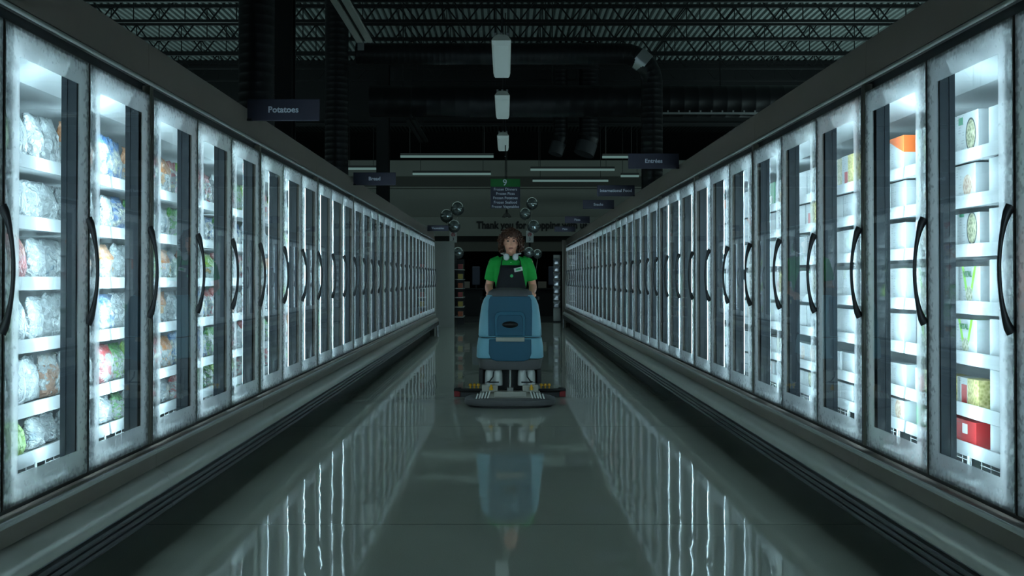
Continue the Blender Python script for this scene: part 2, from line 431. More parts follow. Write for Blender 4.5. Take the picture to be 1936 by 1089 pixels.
# girder behind the joists that closes the view of the deck
gm = MB(); gm.bb(-14, 14, 32.3, 32.35, 5.7, 7.45); gm.bb(-14, 14, 32.2, 32.45, 5.62, 5.7); gm.bb(-14, 14, 32.2, 32.45, 7.4, 7.49)
tag(gm.build('ceiling_girder', M['steel']), kind='structure')
for (px, d, s, z1) in ((536, 14.2, .25, 6.6), (724, 26.3, .29, 6.6)):
    c = P(px, 500, d); m = MB()
    m.bb(-s/2, s/2, -s/2, -s/2+.03, 0, z1); m.bb(-s/2, s/2, s/2-.03, s/2, 0, z1); m.bb(-.02, .02, -s/2+.03, s/2-.03, 0, z1)
    o = m.build('column_steel', M['steel']); o.location = (c.x, d, 0); tag(o, kind='structure')

# ---------------------------------------------------------------- ducts
def ring_tube(path, r, step=.11, ridge=.0035, n=28):
    """spiral duct: tube with a standing seam every step metres"""
    pts = [Vector(p) for p in path]; dense = []; rad = []
    for a, b in zip(pts, pts[1:]):
        L = (b-a).length; k = max(1, int(L/step))
        for i in range(k):
            p0 = a.lerp(b, i/k)
            t = (b-a).normalized()
            dense += [p0, p0+t*.012, p0+t*.024]; rad += [r, r+ridge, r]
    dense.append(pts[-1]); rad.append(r)
    m = MB(); m.tube(dense, rad, n); return m
def elbow(a, corner, b, rad, k=8):
    a, c, b = Vector(a), Vector(corner), Vector(b)
    u = (a-c).normalized(); v = (b-c).normalized(); o = c+(u+v)*rad
    out = [a]
    for i in range(k+1):
        t = i/k*math.pi/2; out.append(o - v*rad*math.cos(t) - u*rad*math.sin(t))
    return out + [b]
xr, xl = 277*21/FPX, -3.1
zt = HCAM + (528-101)*21/FPX
d1 = empty('air_duct', (0, 21, 0))
ring_tube([(p[0], 0, p[2]) for p in elbow((xl+.3, 0, zt), (xr, 0, zt), (xr, 0, 0.02), .55)], .2).build('pipe', M['duct'], d1, smooth=40)
# bright clamp on the elbow
cx, cz = xr-.55+.55*math.sin(R(40)), zt-.55+.55*math.cos(R(40))
m = MB(); m.tube([(cx-.09, -.0, cz+.075), (cx+.09, 0, cz-.075)], .206, 28)
m.build('collar', M['galv'], d1, smooth=40)
MB().bb(xl+.35, xl+.47, -.23, -.2, zt+.02, zt+.16).build('hanger_plate', M['galv'], d1)
tag(d1, 'dark round air duct crossing the aisle and bending down beside the sign reading Entrées', 'air duct')
for px, d, r, lab in ((484, 13.0, .205, 'thick dark vertical air duct rising behind the Potatoes sign'), (636, 20.6, .215, 'dark vertical air duct rising behind the freezer between two steel columns')):
    c = P(px, 500, d); o = ring_tube([(0, 0, .02), (0, 0, 6.55)], r).build('air_duct', M['duct'], smooth=40)
    o.location = (c.x, d, 0); tag(o, lab, 'air duct')
d2 = empty('air_duct', (0, 24, 0)); zc = HCAM + (528-191)*24/FPX
ring_tube([(-2.9, 0, zc), (6.5, 0, zc)], .34, .3).build('pipe', M['duct'], d2, smooth=40)
m = MB(); m.bb(2.9, 6.2, -.37, -.33, zc-.33, zc-.29)
for i in range(14): m.bb(2.95+i*.23, 2.98+i*.23, -.37, -.345, zc-.29, zc-.25)
m.build('flange_rail', M['galv'], d2)
for hx in (-2.2, 1.0, 4.6): MB().tube([(hx, 0, zc+.33), (hx, 0, 7.5)], .012, 8).build('hanger_rod', M['steel'], d2)
tag(d2, 'large dark horizontal air duct running below the first duct', 'air duct')
for px, lab in ((1058, 'short hanging dark air duct with an angled outlet, beside a wider one'), (1112, 'wider short hanging air duct with an angled outlet near the Entrées sign')):
    c = P(px, 262, 30); rr = .19 if px < 1100 else .27
    o = empty('air_duct', (c.x, 30, 0))
    ring_tube([(0.03, 0, 7.49), (0.03, 0, c.z+.05), (-.02, 0, c.z-.12)], rr).build('pipe', M['duct'], o, smooth=40)
    MB().tube([(-.02, 0, c.z-.12), (-.12, -.05, c.z-.42)], rr*1.02, 28).build('outlet', mat('outlet_grey', srgb(84, 84, 88), .4, .4), o, smooth=40)
    tag(o, lab, 'air duct')

# ---------------------------------------------------------------- ceiling lights
def bay_light(y0, L=2.44, wd=.262, z=4.42, xoff=-.06):
    o = empty('ceiling_light', (xoff, y0, z))
    prof_ = [(-wd/2, .02), (-wd/2+.01, -.03), (-wd/2+.03, -.05), (wd/2-.03, -.05), (wd/2-.01, -.03), (wd/2, .02)]
    m = MB(); m.rings([[(a, yy, b) for a, b in prof_] for yy in (0, L)]); m.build('diffuser', M['diffuser'], o, smooth=40)
    m = MB(); prof2 = [(-wd/2-.004, .02), (-wd/2+.035, .075), (-.05, .10), (.05, .10), (wd/2-.035, .075), (wd/2+.004, .02)]
    m.rings([[(a, yy, b) for a, b in prof2] for yy in (-.01, L+.01)]); m.build('housing', M['panel'], o)
    for yy in (.02, L-.1):
        for sx in (-.085, 0, .085): MB().bb(sx-.018, sx+.018, yy-.02, yy+.03, .085, .125).build('mounting_clip', M['galv'], o)
    for yy in (.1, L-.1):
        MB().tube([(0, yy, .1), (0, yy, 7.5-z)], .006, 6).build('suspension_cable', M['steel'], o)
    return o
for y0, lab in ((15.2, 'largest white hanging ceiling light, topmost of three above the aisle'), (19.75, 'middle white hanging ceiling light of the three in line above the aisle'), (25.3, 'smallest white hanging ceiling light, lowest of three in line above the aisle')):
    tag(bay_light(y0), lab, 'ceiling light', 'white ceiling lights above the aisle')
for y0, L, lab in ((12.3, 3.0, 'unlit twin-strip ceiling light above the Potatoes sign'), (22.7, 3.8, 'faint unlit strip ceiling light below the large duct')):
    o = empty('strip_light', (-1.93, y0, 4.45))
    MB().bb(-.02, .02, 0, L, 0, .09).build('housing', M['steel'], o)
    for sx in (-.065, .065): MB().bb(sx-.04, sx+.04, 0, L, -.02, .02).build('reflector', M['panel'] if y0 < 20 else M['steel'], o)
    for yy in (.2, L-.2): MB().tube([(0, yy, .09), (0, yy, 7.5-4.45)], .006, 6).build('suspension_cable', M['steel'], o)
    tag(o, lab, 'strip light')
for x0, x1, y, d, lab in ((757, 933, 295, 36, 'long dim strip light at the top of the entrance wall, above the Bread sign'),
                          (780, 928, 328, 38, 'dim strip light just below another one, beside the aisle sign'),
                          (1003, 1162, 320, 37, 'dim strip light over the International Food sign'),
                          (1139, 1200, 296, 36, 'short dim strip light ending behind the Entrées sign'),
                          (1007, 1150, 341, 39, 'lowest dim strip light beside the aisle sign numbered nine'),
                          (1174, 1208, 332, 38, 'small dim strip light above the International Food sign, near the duct'),
                          (655, 711, 318, 38, 'dim strip light above the Bread sign, between duct and column')):
    a, b = P(x0, y, d), P(x1, y, d); o = empty('strip_light', ((a.x+b.x)/2, d, a.z)); h = (b.x-a.x)/2
    MB().bb(-h, h, -.05, .05, -.045, .02).build('tube_lens', M['strip_light'], o)
    MB().bb(-h, h, -.06, .06, .021, .09).build('housing', M['steel'], o)
    for s in (-.8, .8): MB().tube([(h*s, 0, .09), (h*s, 0, 7.5-a.z)], .008, 6).build('suspension_cable', M['steel'], o)
    tag(o, lab, 'strip light')

# ---------------------------------------------------------------- freezer cases
PW = .7715; U = 3*PW; XD = 1.681
BAY = (U - .05)/3                        # door pitch inside a unit
HU = U/2 - .0015
CASE_MESH = {}
def arc(cy, cz, r, a0, a1, k): return [(cy + r*math.cos(R(a0+(a1-a0)*i/k)), cz + r*math.sin(R(a0+(a1-a0)*i/k))) for i in range(k+1)]
m = MB()                                 # insulated tub, back and roof as one liner
m.extrude([(.05, .17), (.84, .17), (.84, 2.17), (.05, 2.17), (.05, 2.075), (.13, 2.06), (.26, 1.985), (.80, 1.985), (.80, .43), (.05, .40)], -HU, HU)
CASE_MESH['body'] = m.mesh('body', M['liner'])
FR = {}
m = MB(); m.extrude([(-.03, .326), (-.03, .392), (-.022, .400), (.045, .400), (.045, .326)], -HU, HU); FR['fascia'] = m.mesh('fascia', M['case_grey'])
m = MB(); m.extrude([(-.036, .390)] + arc(-.028, .402, .008, 200, 20, 5) + [(-.02, .398)], -HU, HU); FR['edge_rail'] = m.mesh('edge_rail', M['rail'], 40)
m = MB(); m.extrude([(-.012, .322), (-.042, .317), (-.067, .305), (-.084, .288), (-.094, .266), (-.098, .244), (-.096, .232), (.045, .232), (.045, .322)], -HU, HU)
FR['bumper'] = m.mesh('bumper', M['bumper'], 40)
pl = [(.045, .228), (-.085, .228), (-.088, .222)]
for zz in (.206, .178, .150):
    pl += [(-.104, zz+.011), (-.107, zz), (-.104, zz-.009), (-.088, zz-.013)]
pl += [(-.08, .130), (.045, .124)]
m = MB(); m.extrude(pl, -HU, HU); FR['bumper_strip'] = m.mesh('bumper_strip', M['strip'], 30)
for k_, me_ in FR.items():
    me_.transform(Matrix.Translation((0, -.03, 0))); CASE_MESH[k_] = me_
m = MB(); m.bb(-HU, HU, .085, .83, 0, .122); m.bb(-HU, HU, .047, .83, .123, .168); CASE_MESH['kickplate'] = m.mesh('kickplate', M['kick'])
m = MB(); m.extrude([(-.022, 2.125), (-.016, 2.295), (.05, 2.295), (.05, 2.18), (.03, 2.125)], -HU, HU); CASE_MESH['canopy'] = m.mesh('canopy', M['header'])
m = MB(); m.extrude([(-.036, 2.094)] + arc(-.028, 2.105, .012, 220, 40, 6) + [(-.02, 2.122), (.03, 2.122), (.03, 2.115), (-.016, 2.1)], -HU, HU); CASE_MESH['canopy_rail'] = m.mesh('canopy_rail', M['rail'], 40)
m = MB(); m.bb(-HU, HU, .006, .048, 2.058, 2.112); CASE_MESH['door_header'] = m.mesh('door_header', M['black'])
m = MB(); m.bb(-HU, HU, .016, .049, .24, .428); CASE_MESH['gap_backing'] = m.mesh('gap_backing', M['black'])  # added black backing, paints the shade in the gap below the doors
m = MB(); m.bb(-.036, .036, .004, .03, Z0+.004, 2.056); m.extrude([(.03, Z0+.02), (.056, Z0+.05), (.056, 2.0), (.03, 2.056)], -.020, .020); m.bb(-.025, -.020, .046, .068, Z0+.05, 2.0); m.bb(.020, .025, .046, .068, Z0+.05, 2.0); CASE_MESH['mullion'] = m.mesh('mullion', M['mullion'])
m = MB(); m.rings([[(-.016, .057, zq), (0, .074, zq), (.016, .057, zq)] for zq in (Z0+.06, 1.99)])
m.bm.normal_update()
for f in m.bm.faces: f.material_index = 0 if abs(f.normal.z) < .5 and f.calc_center_median().y > .058 else 1
CASE_MESH['light_strip'] = m.mesh('light_strip', [M['led'], M['white_rail']])              # lens on the nose of the mullion, over the shelves
for sx_, key in ((1, 'side_lens_a'), (-1, 'side_lens_b')):              # lens along one flank of the mullion
    m = MB(); m.rings([[(sx_*.0205, .032, zq), (sx_*.031, .035, zq), (sx_*.031, .044, zq), (sx_*.0205, .046, zq)] for zq in (Z0+.06, 1.99)])
    m.bm.normal_update()
    for f in m.bm.faces: f.material_index = 0 if abs(abs(f.calc_center_median().x)-.031) < .001 else 1
    CASE_MESH[key] = m.mesh('side_lens', [M['led_side'], M['white_rail']])
m = MB(); m.bb(-.0235, -.0005, -.034, .003, Z0-.0, 2.094); CASE_MESH['end_post'] = m.mesh('end_post', M['post'], None, .003)
m = MB(); m.bb(-HU+.01, HU-.01, .165, .72, -.030, -.006); CASE_MESH['shelf'] = m.mesh('shelf', M['liner'])
m = MB(); m.extrude([(.150, -.036), (.164, -.036), (.164, .016), (.156, .016)], -HU+.012, HU-.012); CASE_MESH['price_rail'] = m.mesh('price_rail', M['white_rail'])
m = MB()                                  # wire basket front at the foot of the case
for k in range(3):
    cxk = (k-1)*BAY; hw = BAY/2-.05
    for zz in (-.02, -.04, -.06): m.bb(cxk-hw, cxk+hw, .150, .153, zz-.0015, zz+.0015)
    for q in range(9):
        xx = cxk-hw+2*hw*q/8; m.bb(xx-.0015, xx+.0015, .153, .156, -.065, .0)
    m.bb(cxk-.008, cxk+.008, .146, .150, -.07, .0); m.bb(cxk+hw-.016, cxk+hw, .146, .150, -.07, .0)
CASE_MESH['wire_basket'] = m.mesh('wire_basket', M['wire'])
# door: pane (origin at its centre), frame bars, bow handle
m = MB(); m.bb(-DW/2+.006, DW/2-.006, -.036, -.031, -DH/2+.006, DH/2-.006); CASE_MESH['glass_pane'] = m.mesh('glass_pane', M['pane'])
m = MB()
for sx in (-1, 1): m.bb(min(sx*DW/2, sx*(DW/2-.014)), max(sx*DW/2, sx*(DW/2-.014)), -.030, 0, -DH/2, DH/2)
for sz in (-1, 1): m.bb(-DW/2+.014, DW/2-.014, -.030, 0, min(sz*DH/2, sz*(DH/2-.016)), max(sz*DH/2, sz*(DH/2-.016)))
CASE_MESH['door'] = m.mesh('door', M['seal'])
hp, hr = [], []
for i in range(23):
    t = i/22; zz = -.205 + .41*t; s = math.sin(math.pi*t)
    hp.append((DW/2-.012, -.036 - .040*(s**.62), zz)); hr.append(.0075 + .012*(1-s)**2.2)
m = MB(); m.tube(hp, hr, 10, flat=.75); CASE_MESH['handle'] = m.mesh('handle', M['handle'], 60)

LV_L = [.53, .72, .966, 1.206, 1.44, 1.675]
LV_R = [.545, .70, .908, 1.11, 1.337, 1.534, 1.715]
ORD = 'first second third fourth fifth sixth seventh eighth ninth tenth eleventh twelfth thirteenth fourteenth fifteenth'.split()
def part(name, parent, loc=(0, 0, 0), rot=None): return link(name, CASE_MESH[name], parent, loc, rot)
def make_case(levels, strip):
    r = empty('freezer_case', (0, 0, 0))
    for nme in ('body', 'fascia', 'edge_rail', 'bumper', 'bumper_strip', 'kickplate', 'canopy', 'canopy_rail', 'door_header', 'gap_backing'): part(nme, r)
    part('end_post', r, (-HU+.0235, 0, 0)); part('end_post', r, (HU, 0, 0))
    for k in range(4):
        mu = part('mullion', r, ((k-1.5)*BAY + (.012 if k == 0 else -.012 if k == 3 else 0), 0, 0)); part('light_strip', mu); link('side_lens', CASE_MESH[strip], mu)
    for i, z in enumerate(levels):
        sh = part('shelf', r, (0, 0, z-.016)); part('price_rail', sh)
        if i == 0: part('wire_basket', sh, (0, 0, -.03))
    for k in range(3):
        dr = part('door', r, ((k-1)*BAY, 0, (Z0+Z1)/2)); part('glass_pane', dr)
        part('handle', dr, (0, 0, 1.228-(Z0+Z1)/2))
    return r
D0 = {-1: 3.67, 1: 3.62}                 # depth of mullion 0 on each row
protoL, protoR = make_case(LV_L, 'side_lens_a'), make_case(LV_R, 'side_lens_b')
for side, proto, nend, what in ((-1, protoL, 29, 'bagged food'), (1, protoR, 35, 'boxed food')):
    n0 = -4; i = 0
    while n0 < nend:
        o = proto if i == 0 else copy_tree(proto)
        o.location = (side*XD, D0[side] + (n0+1.5)*PW, 0); o.rotation_euler.z = R(90) if side < 0 else R(-90)
        q = 'behind the camera' if i == 0 else ORD[i-1] + ' from the camera'
        tag(o, f'three-door glass freezer case of {what}, {q} in its row', 'freezer case', f'freezer cases of {what}')
        n0 += 3; i += 1
    # end panels that close the row
    for ye, nm in ((D0[side]-4*PW-.05, 'near'), (D0[side]+nend*PW+.002, 'far')):
        m = MB(); m.extrude([(-.13, .13), (-.13, .24), (-.06, .345), (-.03, 2.1), (-.015, 2.295), (.84, 2.295), (.84, 0), (.085, 0), (.085, .13)], 0, .045)
        e = m.build('end_panel', M['panel'], None, None, .004); e.location = (side*XD, ye + (.045 if side > 0 else 0), 0); e.rotation_euler.z = R(90) if side < 0 else R(-90)
        e.name = 'freezer_end_cap'
        tag(e, f'flat grey end panel closing the {nm} end of the {what} freezer row', 'end panel')

# ---------------------------------------------------------------- goods in the cases
def bag_mesh(seed, w_=.185, h_=.225, t_=.085):
    rnd = random.Random(seed); off = Vector((seed*3.1, seed*1.7, 0)); NX, NZ = 9, 11; bm = bmesh.new(); g = {}
    for s in (-1, 1):
        for i in range(NX+1):
            for j in range(NZ+1):
                u, v = i/NX*2-1, j/NZ
                edge = i in (0, NX) or j in (0, NZ)
                if edge and s == 1: g[s, i, j] = g[-1, i, j]; continue
                wv = w_*(1 - .10*math.sin(math.pi*v)) * (1 if v < .86 else 1+.12*(v-.86)/.14)
                th = t_/2*max(0, 1-abs(u)**3)**.55*(min(1, v/.10)**.5)*(min(1, (1-v)/.42))**.85
                p = Vector((u*wv/2, s*th, v*h_))
                nv = noise.noise_vector(p*22+off)*.010 + noise.noise_vector(p*50+off)*.006
                p += Vector((nv.x, nv.y, nv.z if 0 < j else 0))
                if v > .8: p.y += (v-.8)*.06*rnd.choice((1, 1)) * math.sin(seed)
                g[s, i, j] = bm.verts.new(p)
    for s in (-1, 1):
        for i in range(NX):
            for j in range(NZ):
                q = [g[s, i, j], g[s, i+1, j], g[s, i+1, j+1], g[s, i, j+1]]
                try: bm.faces.new(q if s < 0 else q[::-1])
                except ValueError: pass
    zm = min(v.co.z for v in bm.verts)
    for v in bm.verts: v.co.z -= zm
    bmesh.ops.recalc_face_normals(bm, faces=bm.faces)
    me = bpy.data.meshes.new('frozen_food_bag'); bm.to_mesh(me); bm.free(); me.materials.append(BAGS[0][1])
    me.polygons.foreach_set('use_smooth', [True]*len(me.polygons)); return me
BAGM = [bag_mesh(s) for s in range(1, 7)]
def carton_mesh(w_, h_, d_):
    m = MB(); m.bb(-w_/2, w_/2, -d_/2, d_/2, 0, h_); return m.mesh('frozen_food_carton', CARTONS['plain white'], None, .002)
CART = {k: carton_mesh(*v) for k, v in {'tall': (.212, .178, .06), 'std': (.214, .148, .06), 'low': (.214, .118, .07), 'basket': (.212, .105, .08)}.items()}
def to_world(side, ym, lx, ly): return (side*(XD+ly), ym - side*lx)
def bay_centre(side, n):                   # world Y of the middle of bay n (between mullions n and n+1)
    k = (n+4) % 3; u0 = D0[side] + (n-k+1.5)*PW
    return u0 + (k-1)*BAY
SHELFW_L = {5: 'top', 4: 'second', 3: 'third', 2: 'fourth', 1: 'fifth', 0: 'bottom'}
SHELFW_R = {6: 'top', 5: 'second', 4: 'third', 3: 'fourth', 2: 'fifth', 1: 'sixth', 0: 'bottom'}
rng = random.Random(11)
NIND = 12
WEIGHTS = {1: [7, 4, .5, .4, .1, .5, .4, 3], 2: [3, 2, 2, 3, 2, 2, 2, 1.2], 3: [3, 3, 3, .8, 2.5, 1, 2, 1.5], 4: [2, 1.5, 2, 3, 5, 2, 1, 1]}
def put(o, side, n, lx, ly, z, ang):
    x_, y_ = to_world(side, bay_centre(side, n), lx, ly)
    o.location = (x_, y_, z); o.rotation_euler = (0, 0, (R(90) if side < 0 else R(-90)) + ang)
def set_mat(o, mt):
    o.material_slots[0].link = 'OBJECT'; o.material_slots[0].material = mt
for n in range(1, NIND+1):
    wts = WEIGHTS.get(n, [2.4, 3, 2, 1.2, 1.6, 1, 1, 1])
    for li, z in enumerate(LV_L):
        for s in range(4):
            wt = list(wts)
            if n == 2 and li == 5: wt = [0, .3, 2, 6, 0, 0, 3, 0]
            if n == 3 and li == 5: wt = [1, 1, 1, 0, 3, 0, 3, 0]
            if li <= 1 and n > 1: wt[4] += 4; wt[5] += 3
            vi = rng.choices(range(8), wt)[0]
            o = link('frozen_food_bag', BAGM[rng.randrange(6)]); set_mat(o, BAGS[vi][1])
            sl = s if True else 3-s
            h = [.12, .86, .86, .83, .83, 1.02][li] if li else .62
            o.scale = (rng.uniform(.84, .90), rng.uniform(.85, 1.05), h*rng.uniform(.92, 1.0))
            put(o, -1, n, -.262 + .175*s + rng.uniform(-.006, .006), .246 + rng.uniform(-.010, .014), z + .0 - .021, rng.uniform(-.11, .11))
            tag(o, f'{BAGS[vi][0]} frozen food bag, {ORD[s]} along the {SHELFW_L[li]} shelf, {ORD[n-1]} door of bag row', 'food bag', 'bags of frozen food in the freezer row')
vital = text_mesh('VITAL', .030, .0012, mat('print_green', srgb(50, 110, 60), .5), bold=.001)
for n in range(1, NIND+1):
    for li, z in enumerate(LV_R):
        for s in range(3):
            top = li == 6
            if n == 1: v = {6: 'green-logo', 5: 'round-photo', 4: 'green-logo' if s == 2 else 'round-photo', 3: 'lime-chevron', 2: 'lime-chevron' if s != 1 else 'round-photo', 1: 'red-and-white', 0: 'green' if s == 0 else 'red'}[li]
            elif n == 2: v = {6: 'orange-topped', 0: 'round-photo'}.get(li, 'plain white')
            elif n == 3: v = {6: 'red-and-white'}.get(li, 'plain white')
            else: v = rng.choices(['plain white', 'round-photo', 'orange-topped', 'green-logo', 'red-and-white', 'green'], [9, 1.5, .6, .8, .6, .4])[0]
            key = 'tall' if top else 'basket' if li == 0 else 'low' if li in (1,) else 'std'
            o = link('frozen_food_carton', CART[key]); set_mat(o, CARTONS[v])
            if li == 3: o.scale.z = 1.08
            put(o, 1, n, -.222 + .222*s + rng.uniform(-.006, .006), .212 + rng.uniform(-.006, .010), z - .0215, rng.uniform(-.02, .02))
            if v == 'lime-chevron': link('lettering', vital, o, (0, -.0362, .118))
            tag(o, f'{v} frozen food carton, {ORD[2-s]} along the {SHELFW_R[li]} shelf, {ORD[n-1]} door of box row', 'food carton', 'cartons of frozen food in the freezer row')
# the rest of the stock further down the rows, past three hundred of a kind
for side, nend, lv, cnt in ((-1, 29, LV_L, 4), (1, 35, LV_R, 3)):
    mb = MB()
    for n in [-1, 0] + list(range(NIND+1, nend)):
        for z, zn in zip(lv, lv[1:] + [1.94]):
            for s in range(cnt):
                h = (zn-z)*rng.uniform(.72, .82); lx = (s-(cnt-1)/2)*.66/cnt; wv = .6/cnt
                x_, y_ = to_world(side, bay_centre(side, n), lx, .23)
                mi = rng.choices((0, 1, 2, 3), (8, 1.3, 1, 1))[0]
                if side > 0: mb.bb(x_-.045, x_+.045, y_-wv/2, y_+wv/2, z-.02, z-.02+h, mi)
                else:
                    rr = [[(x_ + q*.05*k, y_ + a*wv/2, z-.02+h*t) for a, q in ((-1, -.3), (-.8, -1), (.8, -1), (1, -.3), (1, .3), (.8, 1), (-.8, 1), (-1, .3))] for t, k in ((0, .7), (.3, 1), (.7, .8), (1, .15))]
                    mb.rings(rr, True, mi)
    mt = [CARTONS['plain white'], CARTONS['round-photo'], CARTONS['orange-topped'], CARTONS['green']] if side > 0 else [BAGS[1][1], BAGS[2][1], BAGS[4][1], BAGS[5][1]]
    o = mb.build('frozen_stock', mt)
    tag(o, 'further frozen cartons in the far end of the box freezer row' if side > 0 else 'further frozen bags in the far end of the bag freezer row', 'frozen stock', None, 'stuff')

# ---------------------------------------------------------------- hanging signs
def blade(side, px0, px1, py0, py1, word, lab, size):
    edge = px0 if side < 0 else px1
    d = abs(1.655*FPX/(edge-VX)); a, b = P(px0, py0, d), P(px1, py1, d)
    o = empty('category_sign', ((a.x+b.x)/2, d, (a.z+b.z)/2)); hw, hh = (b.x-a.x)/2, (a.z-b.z)/2
    MB().bb(-hw, hw, -.008, .008, -hh, hh).build('panel', M['sign'], o, None, .003)
    t = link('lettering', text_mesh(word, size, .004, M['letter'], bold=.0012), o, (0, -.0105, 0))
    MB().bb(-hw if side < 0 else hw-.03, -hw+.03 if side < 0 else hw, -.016, .016, -hh-.0, -hh+.012).build('bracket', M['steel'], o)
    return tag(o, lab, 'category sign')
blade(-1, 467, 604, 187, 228, 'Potatoes', 'dark category sign reading Potatoes, jutting from the freezer canopy', .055)
blade(-1, 668, 748, 326, 350, 'Bread', 'dark category sign reading Bread, jutting from the freezer canopy', .055)
blade(-1, 808, 848, 426, 437, 'Vegetables', 'small dark category sign reading Vegetables beside the balloons', .06)
blade(1, 1188, 1284, 290, 319, 'Entrées', 'dark category sign reading Entrées, jutting from the freezer canopy', .055)
blade(1, 1129, 1200, 350, 371, 'International Food', 'dark category sign reading International Food beside the freezer canopy', .055)
blade(1, 1102, 1161, 378, 395, 'Snacks', 'dark category sign reading Snacks beside the freezer canopy', .055)
blade(1, 1068, 1115, 409, 422, 'Pizza', 'dark category sign reading Pizza, just under the Snacks sign', .06)
blade(1, 1048, 1088, 428, 438, 'Pizza', 'farthest and lowest dark category sign reading Pizza, beside the wall lettering', .06)
c = P(955.5, 366, 26.5); o = empty('aisle_sign', c); S = 26.5/FPX
MB().bb(-28*S, 28*S, -.012, .012, -28*S, 13*S).build('panel', M['sign'], o)
MB().bb(-28*S, 28*S, -.014, .014, 13*S, 28*S).build('header_panel', M['sign_green'], o)
link('lettering', text_mesh('9', 17*S, .004, M['letter'], bold=.002), o, (-1*S, -.017, 20.5*S))
for i, wd in enumerate(('Frozen Dinners', 'Frozen Pizza', 'Frozen Potatoes', 'Frozen Seafood', 'Frozen Vegetables')):
    link('lettering', text_mesh(wd, 7*S, .004, M['letter'], bold=.001), o, (0, -.015, (8.0-8.2*i)*S))
MB().tube([(0, 0, 28*S), (0, 0, 7.5-c.z)], .012, 8).build('hanging_rod', M['steel'], o)
tag(o, 'square hanging aisle sign with green top, number 9 and a frozen food list', 'aisle sign')
t = link('wall_lettering', text_mesh('Thank you for shopping with us', 18.8*YB/FPX, .03, M['dark_letter'], 'LEFT', 'wall_lettering', .012), None, (P(901, 426, YB).x, YB-.02, P(901, 426, YB).z))
t.data.transform(Matrix.Diagonal((.87, 1, 1, 1)))
tag(t, 'black lettering thanking shoppers across the light band of the entrance wall', 'wall lettering')
# black pendant under the aisle sign
c = P(958, 409, 34); o = empty('pendant_lamp', c)
MB().lathe([(.03, .2), (.035, .12), (.09, .06), (.15, -.02), (.14, -.025), (.06, .05), (.01, .06)], n=20).build('lamp_shade', M['black'], o, 50)
MB().sphere((0, 0, -.01), .045).build('bulb', M['paper'], o, 180)
MB().tube([(0, 0, .2), (0, 0, 7.5-c.z)], .012, 8).build('cord', M['black'], o)
tag(o, 'small black pendant lamp hanging below the aisle sign', 'pendant lamp')

# ---------------------------------------------------------------- checkout end of the aisle
YR = 28.2
m0 = empty('display_rack', (P(842, 500, YR).x, YR, 0)); wx = 17*YR/FPX
MB().bb(-wx-.05, wx, 0, .06, 0, HCAM+72*YR/FPX).build('side_panel', M['panel'], m0)
zs = [.25, .50, .74, .97, 1.20, 1.45]
MB().bb(wx-.02, wx+.0, .06, 1.4, 0, 1.75).build('back_panel', M['steel'], m0)
MB().bb(wx, wx+.2, 1.40, 1.43, 0, 1.72).build('frame', M['steel'], m0)
for z in zs: MB().bb(wx+.001, wx+.22, .2, 1.39, z-.02, z).build('shelf', M['panel'], m0)
tag(m0, 'tall grey end display rack with narrow snack shelves at the end of the bag freezers', 'display rack')
cols = [('orange', srgb(200, 96, 40)), ('green', srgb(40, 160, 60)), ('yellow', srgb(200, 170, 60)), ('white', srgb(200, 205, 200)), ('red', srgb(170, 50, 44)), ('grey', srgb(120, 130, 130))]
sm = MB().bb(-.06, .06, -.1, .1, 0, .13).mesh('snack_box', M['paper'], None, .004)
for i, z in enumerate(zs):
    for j, yy in enumerate((.35, .62)):
        nm, cc = cols[(i*2+j*3) % 6]
        mt = bpy.data.materials.get('snack_'+nm) or mat('snack_'+nm, tuple(q*.55 for q in cc[:3]), .5, 0, .2, 40)  # box colours dimmed to carry the dark of the checkout end
        o = link('snack_box', sm, None, (m0.location.x+wx+.14, YR+yy, z+.002)); set_mat(o, mt)
        tag(o, f'small {nm} snack box, {"front" if j == 0 else "back"} of two on the {["lowest", "second lowest", "third lowest", "third highest", "second highest", "highest"][i]} shelf of end rack', 'snack box', 'snack boxes on the end rack')
o = MB().bb(-.05, .05, 0, .05, 0, HCAM+78*29.5/FPX).build('end_board', M['case_grey']); o.location = (P(1065, 500, 31).x+.02, 31.0, 0)
tag(o, 'narrow upright grey board at the end of the box freezer row', 'board')
# hanging silver packets
yc = 31.4; a = P(1053, 470, yc); o = empty('clip_strip_rack', (a.x, yc, 0))
MB().bb(-.10, .10, .0, .03, 0, HCAM+46*yc/FPX).build('back_board', M['panel'], o); MB().bb(-.14, .14, -.22, .05, 0, .03).build('base', M['steel'], o)
for k in range(7): MB().tube([(0, 0, .5+k*.2+.08), (0, -.16, .5+k*.2+.09)], .006, 6).build('hook', M['galv'], o)
tag(o, 'upright rack hung with silver packets near the end of the box freezers', 'packet rack')
spk = BAGM[2].copy(); spk.materials.clear(); spk.materials.append(M['silver_pack'])
for k in range(7):
    q = link('snack_packet', spk, None, (a.x-.02, yc-.12, .399+k*.2)); q.scale = (1.05, .9, .76)
    tag(q, f'silver snack packet hanging {ORD[6-k]} from the top of the packet rack', 'snack packet', 'silver packets on the rack')

